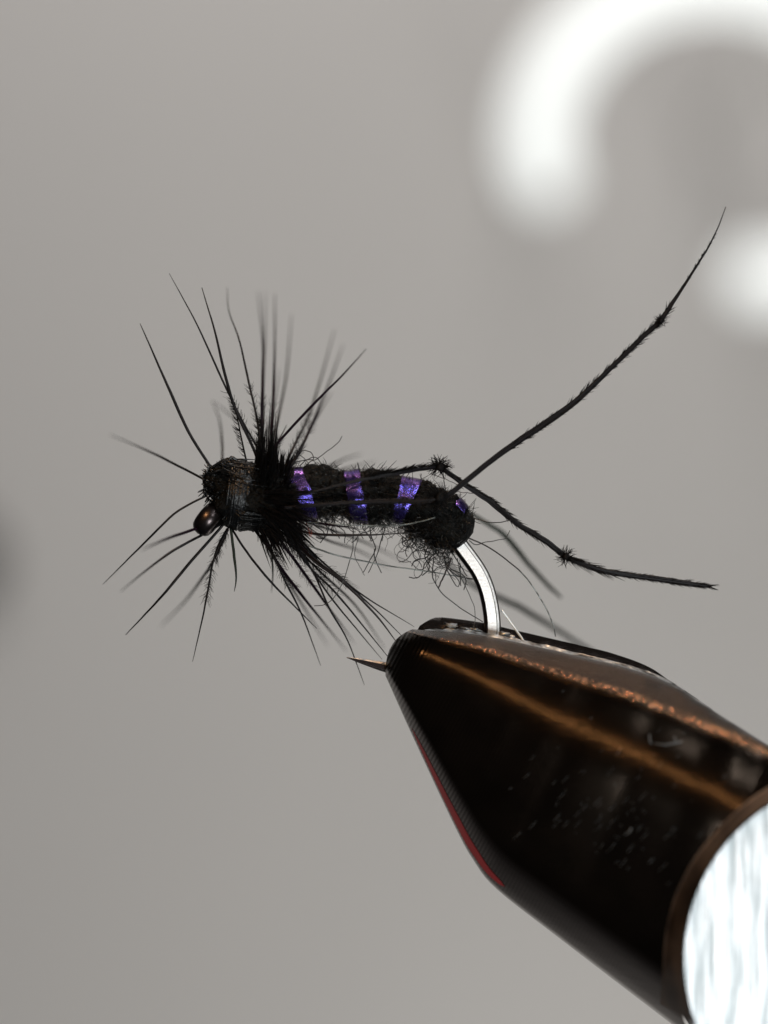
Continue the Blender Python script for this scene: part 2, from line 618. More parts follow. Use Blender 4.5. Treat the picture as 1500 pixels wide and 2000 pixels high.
# small scratches and lint on the face
lint = MB()
for pl in ([(1268, 1434), (1269, 1446), (1272, 1453)], [(1278, 1452), (1300, 1455), (1332, 1449)], [(1317, 1439), (1321, 1451)], [(1222, 1630), (1230, 1624), (1233, 1617)]):
    lint.tube([P(x, y, jaw_depth(x, y) - 0.02) for x, y in pl], [1.5 * U] * len(pl), 5)
for _ in range(95):
    x, y = R.gauss(1190, 85), R.gauss(1575, 85)
    l = 3 + 20 * R.random() ** 2
    an = math.radians(-48 + 14 * (R.random() - .5))
    lint.tube([P(x, y, jaw_depth(x, y) - 0.012), P(x + l * math.cos(an), y + l * math.sin(an), jaw_depth(x + l * math.cos(an), y + l * math.sin(an)) - 0.012)], [(0.2 + 0.4 * R.random()) * U, 0.2 * U], 4)
lint.build('scratch', M['lint'], jaw, stuff=True)

# bare, chipped metal lip on the top inner edge of the front jaw
lip = MB()
nl = 0
for i in range(2, 52):
    u_ = upper[i]
    k = i / 52
    ragged = 1.0 if i < 24 else 0.35
    jit = lambda q: noise.noise(Vector((i * 0.9, q, 0.3))) * ragged
    rise = 6.5 * min(1, (i - 1) / 5) * (1 - max(0, (k - 0.75) / 0.25) * 0.8)
    lip.v += [P(u_[0], u_[1] + 4, -(GAP + 0.75)), P(u_[0] + jit(1) * 2, u_[1] - 1.0 - 1.5 * jit(2), -(GAP + 0.30)),
              P(u_[0] + jit(3) * 3, u_[1] - rise - 4 * jit(4), -GAP - 0.06 - 0.06 * jit(7)), P(u_[0] + jit(5) * 3, u_[1] - rise * 0.9 - 3 * jit(6), -GAP + 0.12),
              P(u_[0], u_[1] + 8, -GAP + 0.12)]
    nl += 1
for i in range(nl - 1):
    for j in range(4):
        a = i * 5 + j
        lip.f.append((a, a + 5, a + 6, a + 1))
lip.build('worn_edge', M['worn'], jaw, sharp=25)
# loose bright chips along the worn edge
for q, (x, y, s) in enumerate([(882, 1221, 10), (912, 1229, 7), (929, 1230, 8), (985, 1238, 9), (999, 1243, 6)]):
    bm = bmesh.new()
    bmesh.ops.create_icosphere(bm, subdivisions=2, radius=s * U)
    for v in bm.verts:
        nn = v.co.normalized()
        v.co *= 0.85 + 0.75 * noise.noise(nn * 1.9 + Vector((q * 7.1, 0, 0)))
        v.co.x *= 1.7
        v.co.z *= 0.5
        v.co.z -= 0.22 * v.co.x
    me = bpy.data.meshes.new('metal_chip')
    bm.to_mesh(me); bm.free()
    me.materials.append(M['worn'])
    o = bpy.data.objects.new('metal_chip', me)
    COL.objects.link(o)
    o.location = P(x, y, -0.2)
    attach(o, jaw)

# rear jaw
rl = spline([(762, 1322), (820, 1430), (905, 1600), (990, 1725), (1120, 1815), (1330, 1975), (1640, 2220)], NS)
ru = spline([(820, 1222), (842, 1209), (867, 1206), (947, 1217), (1007, 1231), (1140, 1262), (1196, 1276), (1262, 1300), (1309, 1331), (1420, 1420), (1560, 1530), (1760, 1690)], NS)
rj = MB()
RP = [(0.0, 0.02), (0.0, 0.3), (0.1, 0.75), (0.4, 1.0), (0.66, 0.95), (0.85, 0.68), (0.95, 0.42), (0.985, 0.26), (1.0, 0.14), (1.0, 0.02)]
for i in range(NS):
    T = thick(i / (NS - 1)) * (1 if i > 5 else 0.3 + 0.7 * i / 5)
    for f, z in RP:
        rj.v.append(P(rl[i][0] * (1 - f) + ru[i][0] * f, rl[i][1] * (1 - f) + ru[i][1] * f, GAP + T * z))
n = len(RP)
for i in range(NS - 1):
    for j in range(n):
        j2 = (j + 1) % n
        rj.f.append((i * n + j, i * n + j2, (i + 1) * n + j2, (i + 1) * n + j))
rj.f.append(tuple(range(n))[::-1])
rj.f.append(tuple((NS - 1) * n + k for k in range(n)))
rjo = rj.build('jaw', M['jaw'], vise, sharp=40, label='rear jaw behind the hook')

# bright screw in the seat
sw = MB()
pf = [(8.0, 366), (1.2, 366), (0.75, 364), (0.55, 360)]
sw.tube([Vector((cx.x, (SD + a) / 10, cx.z)) for a, r in pf], [disc_frame(r, SD) for a, r in pf], 96, caps=True)
sw.build('clamp_screw', M['alu'], vise, sharp=30)

# ------------------------------------------------------------------ the fly
fly = thing('artificial_fly', 'black spiky fishing fly with violet tinsel bands and knotted legs on a steel hook', 'fishing fly', P(960, 1240, 0))

# hook wire, forged flat at the bend
hp = spline([(408, 1010, 0), (440, 1000, 0), (560, 975, 0), (740, 975, 0), (830, 1000, 0), (876, 1040, 0), (908, 1078, 0), (940, 1126, 0), (957, 1180, 0), (961, 1240, 0),
             (945, 1292, 0), (900, 1322, 0), (830, 1320, 0), (752, 1303, 0), (712, 1293, 0), (677, 1284, 0)], 150)
PF = [(-16.5, 0), (-15.5, -6), (-8.5, -12.5), (8.5, -12.5), (9.8, -10.5), (13.6, -9.6), (16.5, -3), (16.5, 4), (10, 12), (-10, 12), (-15.5, 6)]
hk = MB()
N = len(hp)
for i, (x, y, d) in enumerate(hp):
    a, c = hp[max(i - 1, 0)], hp[min(i + 1, N - 1)]
    t = np.array([c[0] - a[0], c[1] - a[1]]); t /= np.linalg.norm(t)
    nrm = np.array([-t[1], t[0]])                  # inner side of the bend is +n here
    tipk = 1.0
    dist_tip = math.hypot(x - 677, y - 1284)
    if x < 790 and y > 1200:
        tipk = max(0.05, min(0.62, 0.62 * (dist_tip / 82) ** 0.72))
    elif y > 1240:
        tipk = 0.8
    if i < 60 and y < 1010:
        tipk = 0.72
    for (pn, pb) in PF:
        hk.v.append(P(x - (-pn) * nrm[0] * -1 * tipk, y - (-pn) * nrm[1] * -1 * tipk, d + pb / 50.0 * tipk))
m_ = len(PF)
for i in range(N - 1):
    for k in range(m_):
        k2 = (k + 1) % m_
        hk.f.append((i * m_ + k, i * m_ + k2, (i + 1) * m_ + k2, (i + 1) * m_ + k))
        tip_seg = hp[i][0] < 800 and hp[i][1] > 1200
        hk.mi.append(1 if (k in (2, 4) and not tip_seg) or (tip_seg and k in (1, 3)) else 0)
hk.f.append(tuple(range(m_))); hk.f.append(tuple((N - 1) * m_ + k for k in range(m_))[::-1])
hook = hk.build('hook', [M['hook'], M['hook_lit']], fly, sharp=24)

# hook eye: closed ring of wire seen almost edge on
ey = MB()
ec = P(408, 1014, -0.35)
e1 = Vector((0.62, 0.10, 0.78)).normalized()
e2 = Vector((0.06, 1.0, -0.08)).normalized()
e2 = (e2 - e1 * e2.dot(e1)).normalized()
e3 = e1.cross(e2)
MA, MI = 30, 16
for i in range(MA):
    a = 2 * math.pi * i / MA
    dirv = e1 * math.cos(a) * 1.1 + e2 * math.sin(a)
    for k in range(MI):
        c = 2 * math.pi * k / MI
        ey.v.append(ec + dirv * (19 * U + 13.5 * U * math.cos(c)) + e3 * (20 * U * math.sin(c)))
for i in range(MA):
    for k in range(MI):
        i2, k2 = (i + 1) % MA, (k + 1) % MI
        ey.f.append((i * MI + k, i2 * MI + k, i2 * MI + k2, i * MI + k2))
ey.build('eye', M['hook'], hook)


def loft(stations, nseg, nring, amp, nscale, squash=0.95, seed=0.0, ridge=None):
    """lumpy body along stations (px, py, r_px)"""
    st = spline(stations, nseg)
    mb = MB()
    for i, (x, y, r) in enumerate(st):
        a, c = st[max(i - 1, 0)], st[min(i + 1, nseg - 1)]
        t = np.array([c[0] - a[0], c[1] - a[1]]); t /= max(np.linalg.norm(t), 1e-6)
        nx, ny = -t[1], t[0]
        for k in range(nring):
            th = 2 * math.pi * k / nring
            rr_ = r
            p = Vector((x * nscale, y * nscale + math.cos(th) * r * nscale, math.sin(th) * r * nscale + seed))
            rr_ += amp * (noise.fractal(p, 0.8, 2.2, 4))
            mb.v.append(P(x + nx * math.cos(th) * rr_, y + ny * math.cos(th) * rr_, -math.sin(th) * rr_ * squash / 50))
    for i in range(nseg - 1):
        for k in range(nring):
            k2 = (k + 1) % nring
            mb.f.append((i * nring + k, i * nring + k2, (i + 1) * nring + k2, (i + 1) * nring + k))
    mb.f.append(tuple(range(nring))[::-1])
    mb.f.append(tuple((nseg - 1) * nring + k for k in range(nring)))
    return mb

AB = [(545, 964, 46), (580, 962, 45), (612, 960, 49), (640, 961, 47), (668, 964, 41), (698, 967, 48), (725, 968, 51), (752, 970, 47), (779, 974, 41), (806, 984, 47), (838, 999, 51), (866, 1018, 51), (890, 1036, 44), (906, 1048, 34), (914, 1054, 14)]
ab = loft(AB, 140, 56, 8.5, 0.055)
ab.build('abdomen', M['body'], fly)

TH = [(396, 946, 8), (405, 945, 21), (420, 945, 33), (436, 950, 47), (455, 964, 61), (475, 970, 64), (500, 969, 62), (525, 970, 66), (550, 968, 60), (580, 965, 50)]
th_ = loft(TH, 80, 48, 10, 0.075, seed=5.0)
th_.build('thorax', M['body'], fly)

# thread head: one continuous winding
hw = []
turns, per = 15, 24
for i in range(turns * per + 1):
    q = i / (turns * per)
    a = 2 * math.pi * i / per
    x0 = 447 + 41 * q + 4.0 * noise.noise(Vector((i * 0.09, 1, 7)))
    r = 57 + 8 * math.sin(math.pi * q) + 5.0 * noise.noise(Vector((i * 0.13, 3, 1)))
    y0 = 962 + 8 * q
    hw.append((x0 + math.cos(a) * r * 0.16, y0 - math.cos(a) * r, -math.sin(a) * r / 50))
tw = MB()
tw.tube(to_world(hw), [3.1 * U] * len(hw), 6)
tw.build('thread_head', M['thread'], fly)
# ragged little loop and cut stumps on the head
def fibre(pts, wpx, n=20, mat='hackle', name='loose_fiber', parent=None, sides=5, prof=None, label=None, mats=None, jitter=0.6, mlist=None):
    a = spline([(p[0], p[1], p[2] if len(p) > 2 else 0.0) for p in pts], n)
    sd = R.random() * 50
    for i in range(n):
        a[i, 0] += jitter * noise.noise(Vector((i * 0.35, sd, 0)))
        a[i, 1] += jitter * noise.noise(Vector((i * 0.35, sd, 9)))
    pr = prof or (lambda t: 1.0)
    rad_ = [max(0.25, wpx * 0.5 * pr(i / (n - 1))) * U for i in range(n)]
    mb = MB()
    mb.tube(to_world(a), rad_, sides, mats=mats)
    o = mb.build(name, mlist or M[mat], parent or fly, label=label)
    return o, a

fibre([(440, 920, -.4), (443, 907, -.4), (452, 894, -.4), (464, 903, -.3), (458, 912, -.2), (445, 921, -.2)], 6.5, 18, 'thread', 'thread_loop', jitter=2)

HT = lambda t: 0.22 + 0.78 * min(1, t * 2.0) ** 0.8 * (1 - 0.18 * max(0, t - 0.6))      # t from the tip
barb = MB()                                        # every downy barbule on the hackle


def barbules(mb, a, t0, t1, count, ln, side=0, lean=0.6, wpx=0.9, spread=0.5):
    """short hairs along the px polyline a between t0 and t1 (index fraction); lean: 0 square to it, 1 along it towards its start"""
    n = len(a)
    for _ in range(count):
        t = t0 + (t1 - t0) * R.random()
        i = min(max(t * (n - 1), 0), n - 1.001)
        i0 = int(i); fr = i - i0
        p = a[i0] * (1 - fr) + a[min(i0 + 1, n - 1)] * fr
        tg = a[min(i0 + 1, n - 1)] - a[max(i0 - 1, 0)]
        tg = tg[:2] / max(1e-6, np.linalg.norm(tg[:2]))
        s_ = side if side else R.choice((-1, 1))
        nr = np.array([-tg[1], tg[0]]) * s_
        l = ln * (0.55 + 0.6 * R.random())
        le = lean + (R.random() - 0.5) * spread
        dv = nr * (1 - abs(le) * 0.6) - tg * le
        dv /= np.linalg.norm(dv)
        dz = (R.random() - 0.5) * 1.2 * l / 50
        mid = p[:2] + dv * l * 0.5
        tip = p[:2] + (dv * 0.9 - tg * 0.35 * le) * l
        mb.tube([P(p[0], p[1], p[2]), P(mid[0], mid[1], p[2] + dz * 0.5), P(tip[0], tip[1], p[2] + dz)],
                [wpx * 0.6 * U, wpx * 0.45 * U, 0.2 * U], 3, caps=False)


HACK = [
    # tip first: (points with depth in mm, width px, material, fuzz)
    ([(273.5, 632, 0.2), (329, 757.6, 0), (368, 843.4, 0), (414.6, 918, 0)], 4.6, 'hackle', 0),
    ([(330.6, 534, 0.3), (379, 623, 0), (409, 686.6, 0), (446.4, 768.8, 0), (474.4, 824.7, 0), (499, 868, 0), (515, 900, 0)], 3.2, 'hackle', 1),
    ([(394, 561.6, .5), (420, 649, 0), (439, 731.4, 0), (457.6, 795, 0), (476, 836, 0), (495, 877, 0), (505, 905, 0)], 4.6, 'hackle', 0),
    ([(443.7, 561.6, 5), (447, 608, 3.6), (467, 664, 2), (485.6, 746, 1), (504, 828.5, .4), (512, 900, 0)], 3.4, 'hackle', 1),
    ([(504, 570, 11), (513, 668, 6), (512, 761, 3), (510, 873, 1), (512, 930, 0)], 4.4, 'hackle_purple', 1),
    ([(517, 572, 12), (517, 668, 8), (514, 761, 4.5), (513, 873, 1), (513, 930, 0)], 4.0, 'hackle', 0),
    ([(537, 574, 9), (536, 694, 5.5), (531.5, 817, 2), (529, 873, 1), (525, 930, 0)], 4.4, 'hackle_purple', 1),
    ([(569.5, 614, 10), (560, 724, 8.5), (547, 798.6, 6), (532, 873, 3), (524, 930, 1)], 4.0, 'hackle', 0),
    ([(544, 720, 10), (538, 770, 9), (524, 850, 6), (518, 920, 2)], 3.6, 'hackle', 0),
    ([(653.5, 643.7, 10), (625.5, 742.6, 8), (601, 817, 5.5), (573, 873, 2), (556, 915, .5), (548, 950, 0)], 4.2, 'hackle', 1),
    ([(670, 673.6, 10), (640.5, 753.8, 7.5), (603, 843.4, 3), (573, 903, .5), (556, 930, 0), (545, 960, 0)], 4.6, 'hackle_purple', 1),
    ([(648, 766, 8), (622, 810, 6), (600, 850, 3), (565, 915, 0)], 3.6, 'hackle', 0),
    ([(715, 681.8, 3), (666.6, 735, 1.5), (610.6, 791, .6), (536, 873, 0), (515, 910, 0)], 4.2, 'hackle_purple', 0),
    ([(215, 849, 9), (293, 882.6, 4), (349, 910.6, 1.5), (402, 938, 0)], 3.8, 'hackle', 0),
    ([(414.6, 782, 9), (427.7, 817, 8), (433, 854.6, 6.5), (434.4, 901, 5), (436, 930, 2)], 3.8, 'hackle', 0),
    ([(416.5, 783.7, 10), (461, 821, 9), (499, 866, 6), (515, 910, 2)], 3.6, 'hackle', 0),
    ([(706, 886, 11), (672, 897, 10), (640, 912, 9), (580, 940, 4)], 4.2, 'hackle', 0),
    ([(736, 902, 12), (681.5, 914, 10), (610, 935, 6)], 3.6, 'hackle', 0),
    # front lower left
    ([(201, 1141, 1.4), (273, 1069.6, .4), (307.6, 1034.8, 0), (340, 1004, 0), (372, 984, 0), (405, 968, 0)], 3.4, 'hackle', 0),
    ([(276, 1074.5, -8), (327, 1052, -4.5), (377, 1034.8, -1.5), (408, 1022, -.4)], 4.6, 'hackle_purple', 0),
    ([(236, 1155, -6), (296, 1106, -3), (342, 1073.5, -1.5), (400, 1042.5, -.5), (435, 1022, 0)], 4.0, 'hackle', 0),
    ([(245.7, 1240, 1.0), (315, 1166, 0), (373, 1096.7, 0), (418, 1046, 0), (440, 1020, 0)], 4.6, 'hackle', 0),
    ([(313.4, 1224, 11), (361.7, 1174, 8), (396.5, 1127.6, 5), (418, 1092.8, 2.5), (445, 1035, 0)], 4.4, 'hackle', 0),
    ([(376, 1292, .6), (394.6, 1212.7, 0), (408, 1143, 0), (419.8, 1087, 0), (446.8, 1030, 0)], 3.2, 'hackle', 2),
    ([(457.6, 1154.7, .6), (461.5, 1127.6, 0), (456.5, 1077, 0), (450, 1025, 0)], 4.4, 'green', 0),
    ([(619, 1228, .8), (528, 1135, 0), (481.6, 1077, 0), (454.6, 1036, 0)], 3.6, 'hackle', 0),
    ([(530, 1157, 3), (533, 1120, 2), (530, 1060, 1)], 3.0, 'green', 0),
    # lower fan
    ([(626.6, 1300, 1.2), (590, 1201, .4), (561, 1143, 0), (528, 1077, 0), (487, 1018, 0)], 3.2, 'hackle', 1),
    ([(677, 1272, 8), (642, 1228, 4.5), (605, 1181.7, 2), (551, 1112, .5), (524, 1066, 0), (505, 1020, 0)], 4.8, 'hackle_purple', 1),
    ([(711.7, 1338, 1), (679, 1251, .3), (644, 1189.5, 0), (613, 1120, 0), (570, 1050, 0)], 3.0, 'hackle', 0),
    ([(692, 1257, 8), (664, 1216, 4.5), (636, 1178, 2.2), (586, 1108, .7), (551, 1060, 0), (530, 1020, 0)], 4.8, 'hackle_purple', 1),
    ([(762, 1288, .4), (663, 1166, 0), (609, 1112, 0), (560, 1050, 0)], 3.4, 'hackle', 1),
    ([(746, 1288, .8), (652, 1174, 0), (609, 1112, 0), (575, 1060, 0)], 2.8, 'hackle', 0),
    ([(752, 1267, 7), (694, 1182, 4.5), (625, 1116, 2), (570, 1060, 0)], 3.8, 'hackle', 0),
    ([(776, 1256, .4), (735, 1202, 0), (671, 1137, 0), (610, 1092, 0), (560, 1040, 0)], 4.8, 'brown', 1),
    ([(786, 1243, .4), (735, 1192, .2), (671, 1135, 0), (620, 1095, 0), (565, 1030, 0)], 3.4, 'hackle', 0),
    ([(809, 1224, .4), (720, 1170, 0), (671, 1133, 0), (610, 1078, 0), (570, 1030, 0)], 3.0, 'hackle', 1),
    ([(700, 1150, -7), (650, 1118, -4), (605, 1085, -1.5), (560, 1035, 0)], 4.6, 'brown', 0),
    ([(640, 1262, 10), (596, 1190, 7), (545, 1105, 3), (515, 1040, 0)], 4.0, 'hackle', 0),
    ([(662, 1180, 9), (624, 1130, 6), (570, 1060, 2), (545, 1010, 0)], 3.8, 'green', 0),
    # swept along the belly and far side
    ([(762, 1110, 11), (700, 1075, 8), (640, 1055, 5), (575, 1020, 1)], 4.0, 'hackle', 0),
    ([(795, 1100, 12), (740, 1072, 9), (690, 1050, 7), (600, 1020, 2)], 4.0, 'brown', 0),
    ([(790, 1042, -.6), (700, 1045, -.8), (620, 1043, -.8), (560, 1030, -.3)], 4.0, 'brown', 0),
    ([(700, 1032, -3.2), (640, 1024, -2.2), (590, 1015, -1.5), (540, 1000, -1)], 4.6, 'hackle_purple', 0),
    ([(560, 830, 2), (540, 870, 1), (525, 915, 0)], 3.0, 'hackle', 1),
    ([(497, 800, 1), (506, 850, .5), (512, 910, 0)], 3.0, 'hackle', 1),
    ([(598, 855, .6), (580, 890, 0), (556, 930, 0)], 3.6, 'hackle', 1),
]
for pts_, wd, mt, fz in HACK:
    pts_ = [(p[0], p[1], p[2] * (0.55 + 0.3 * (1 - i / (len(pts_) - 1)))) for i, p in enumerate(pts_)]
    o, a = fibre(pts_, wd * 1.38, 26, mt, 'hackle_fiber', prof=HT, jitter=0.5)
    if fz:
        L = np.linalg.norm(a[0, :2] - a[-1, :2])
        t0 = max(0.35, 1 - 150 / L)
        barbules(barb, a, t0, 0.97, 70 if fz == 1 else 110, 15 if fz == 1 else 17, 0, -0.55 if False else 0.62, 0.9)
# two downy barbs leaning off the collar with barbules on one side only
for pts_, sd in (([(458, 785, 0), (468, 840, 0), (481, 900, 0)], 1), ([(507, 815, .2), (512, 860, .2), (515, 905, 0)], 1),
                 ([(540, 1092, -.2), (515, 1060, -.2), (490, 1025, 0)], 1), ([(640, 1120, 0), (590, 1085, 0), (540, 1040, 0)], -1),
                 ([(418, 1086, 0), (428, 1060, 0), (444, 1032, 0)], 1)):
    o, a = fibre(pts_, 4.0, 16, 'down', 'hackle_barb', prof=lambda t: 0.5 + 0.5 * t)
    barbules(barb, a, 0.0, 0.95, 75, 17, sd, 0.62, 1.0, 0.35)
barb.build('hackle_barbule', M['down'], fly, stuff=True)

# dense downy collar where the hackle is wound
col_ = MB()
for _ in range(820):
    ph = R.random() * 2 * math.pi
    up = math.cos(ph)                              # 1 = up, -1 = down
    dep = math.sin(ph)
    x0 = 494 + 70 * R.random()
    r0 = 40 + 15 * R.random()
    if up > 0.25:
        if 501 < x0 < 538:
            ln, sweep = 34 + 100 * R.random() ** 2.4, -0.06 + 0.22 * R.random()
        else:
            ln, sweep = 16 + 36 * R.random() ** 1.5, -0.05 + 0.4 * R.random()
    elif up < -0.2:
        ln = 34 + 78 * R.random() ** 1.3
        sweep = 0.3 + 0.8 * R.random()
    else:
        ln = 30 + 62 * R.random()
        sweep = 0.4 + 1.1 * R.random() - (0.9 if R.random() < 0.16 else 0)
    p0 = np.array([x0, 968 - up * r0, -dep * r0 / 50])
    dv = np.array([sweep, -up, -dep])
    dv /= np.linalg.norm(dv)
    pts_ = []
    for t in (0, 0.35, 0.7, 1.0):
        x = p0[0] + dv[0] * ln * t + 6 * sweep * t * t
        y = p0[1] + dv[1] * ln * t
        pts_.append(P(x, y, p0[2] + dv[2] * ln * t / 50))
    wpx = 1.8 + 2.2 * R.random()
    col_.tube(pts_, [wpx * 0.55 * U, wpx * 0.5 * U, wpx * 0.36 * U, 0.2 * U], 4, caps=False)
col_.build('hackle_down', M['down'], fly, stuff=True)

# ragged stub ends round the front of the head
stb = MB()
for _ in range(260):
    ph = R.random() * 2 * math.pi
    q = R.random()
    x0, r0 = 398 + 50 * q, 14 + 42 * q ** 0.8
    up, dep = math.cos(ph), math.sin(ph)
    ln = 3 + 16 * R.random() ** 2.2
    a0 = np.array([x0, 945 + 14 * q - up * r0, -dep * r0 / 50])
    bx, by, bz = a0[0] - ln * (0.2 + 0.8 * R.random()), a0[1] - up * ln * 0.8 + 4 * (R.random() - .5), a0[2] - dep * ln * 0.8 / 50
    stb.tube([P(*a0), P(bx, by, bz)], [1.6 * U, 0.7 * U], 4)
for _ in range(46):                                 # strands lashed lengthways under and over the thread
    ph = R.random() * 2 * math.pi
    up, dep = math.cos(ph), math.sin(ph)
    x0 = 402 + 40 * R.random()
    ln = 40 + 70 * R.random()
    pts_ = []
    for t in (0, 0.3, 0.65, 1):
        x = x0 + ln * t
        rr3 = np.interp(x, [400, 420, 440, 465, 500, 560], [20, 35, 52, 66, 67, 60]) + 3 + 3 * R.random()
        a_ = ph + 0.18 * t
        pts_.append(P(x, np.interp(x, [400, 436, 465, 560], [945, 950, 968, 968]) - math.cos(a_) * rr3, -math.sin(a_) * rr3 / 50))
    stb.tube(pts_, [1.4 * U, 1.7 * U, 1.6 * U, 0.6 * U], 4)
stb.build('stub_end', M['thread'], fly, stuff=True)

# tinsel bands: strips wound obliquely round the abdomen
abst = spline(AB, 240)


def band(xc, half, lean, a0, a1, ro=2.2, name='tinsel_band'):
    me_v, me_f, uvs = [], [], []
    na, nw = 64, 9
    for i in range(na + 1):
        th = math.radians(a0 + (a1 - a0) * i / na)   # 0 = top, 90 = towards the camera
        for j in range(nw):
            w_ = (j / (nw - 1) - 0.5) * 2
            x = xc + half * w_ * (1 + 0.22 * noise.noise(Vector((i * 0.16, xc, 4 * (j > 4))))) + lean * (1 - math.cos(th)) * 0.5
            k = int(np.argmin(abs(abst[:, 0] - x)))
            cxp, cyp, r = abst[k]
            c0, c1 = abst[max(k - 3, 0)], abst[min(k + 3, 239)]
            t = np.array([c1[0] - c0[0], c1[1] - c0[1]]); t /= np.linalg.norm(t)
            nx, ny = t[1], -t[0]
            rr2 = r + ro + 3.2 - 1.0 * w_ * w_ + 0.35 * noise.noise(Vector((i * 0.12, j * 0.5, xc)))
            me_v.append(P(cxp + nx * math.cos(th) * rr2, cyp + ny * math.cos(th) * rr2, -math.sin(th) * rr2 * 0.95 / 50))
            uvs.append((i / na * 4, j / (nw - 1)))
    for i in range(na):
        for j in range(nw - 1):
            a = i * nw + j
            me_f.append((a, a + 1, a + nw + 1, a + nw))
    me = bpy.data.meshes.new(name)
    me.from_pydata([tuple(v) for v in me_v], [], me_f)
    ul = me.uv_layers.new(name='UVMap')
    for lp in me.loops:
        ul.data[lp.index].uv = uvs[lp.vertex_index]
    me.materials.append(M['tinsel'])
    me.polygons.foreach_set('use_smooth', [True] * len(me_f))
    o = bpy.data.objects.new(name, me)
    COL.objects.link(o)
    attach(o, fly)
    return o

band(577, 15, 30, -100, 250)
band(682, 16, 24, -100, 250)
band(791, 14, -4, -100, 250)
band(874, 9, 6, -90, 46, ro=4)

# fine dubbing all over the abdomen
dub = MB()
BANDS = [(590, 20), (694, 22), (790, 18)]
for _ in range(3200):
    k = int(R.random() * 226)
    x, y, r = abst[k]
    ph = R.random() * 2 * math.pi
    up, dep = math.cos(ph), math.sin(ph)
    if any(abs(x - bx) < bw for bx, bw in BANDS) and R.random() < (0.38 if up > -0.35 else 0.0):
        continue
    c0, c1 = abst[max(k - 3, 0)], abst[min(k + 3, 239)]
    t = np.array([c1[0] - c0[0], c1[1] - c0[1]]); t /= max(1e-6, np.linalg.norm(t))
    nx, ny = t[1], -t[0]
    ln = (6 + 15 * R.random()) * (0.7 + 1.3 * R.random() ** 5 if up > 0.3 else 1.35)
    al = (R.random() - 0.45) * 2.2
    rx = 0.25 + 0.75 * R.random()
    p0 = np.array([x + nx * up * (r - 3), y + ny * up * (r - 3), -dep * (r - 3) * 0.95 / 50])
    dv = np.array([nx * up * rx + t[0] * al, ny * up * rx + t[1] * al, -dep * rx])
    dv /= np.linalg.norm(dv)
    b1, b2 = (R.random() - 0.5) * 8, (R.random() - 0.5) * 8
    pts_ = []
    for q in (0, 0.33, 0.66, 1.0):
        bend = math.sin(q * 2.6)
        pts_.append(P(p0[0] + dv[0] * ln * q + b1 * bend, p0[1] + dv[1] * ln * q + b2 * bend, p0[2] + dv[2] * ln * q / 50))
    wpx = 1.2 + 0.7 * R.random()
    dub.tube(pts_, [wpx * .5 * U, wpx * .5 * U, wpx * .45 * U, .3 * U], 3, caps=False, mat=1 if R.random() < 0.12 else 0)  # a few fibres coloured grey in place of glints
dub.build('dubbing', [M['dub'], M['grey']], fly, stuff=True)

# curly guard hairs of the belly
curl = MB()
for q in range(170):
    if q < 115:
        x = 590 + 240 * R.random()
        k = int(np.argmin(abs(abst[:, 0] - x)))
        cy = abst[k, 1] + abst[k, 2] - 6
        ln = 22 + 40 * R.random() ** 1.5
    else:
        x = 800 + 84 * R.random()
        cy = 1040 + 38 * min(1, (x - 800) / 60)
        ln = 30 + 58 * R.random() ** 1.5
    d = (R.random() - 0.5) * 1.9
    ang = math.pi / 2 + (R.random() - 0.5) * 2.4
    cur = (R.random() - 0.5) * 0.55
    n = 12
    st = ln / n * 1.5
    pts_ = []
    px_, py_ = x, cy
    wob = R.random() * 6
    for i in range(n):
        pts_.append(P(px_, py_, d + 0.25 * math.sin(i * 0.5 + wob)))
        px_ += math.cos(ang) * st
        py_ += math.sin(ang) * st * 0.85
        ang += cur + 0.45 * math.sin(i * 0.8 + wob)
        if py_ > cy + ln:
            ang -= 0.9
    wpx = 0.7 + 1.7 * R.random() ** 1.6
    curl.tube(pts_, [wpx * .5 * U] * n, 4)
curl.build('belly_hair', M['dub'], fly, stuff=True)

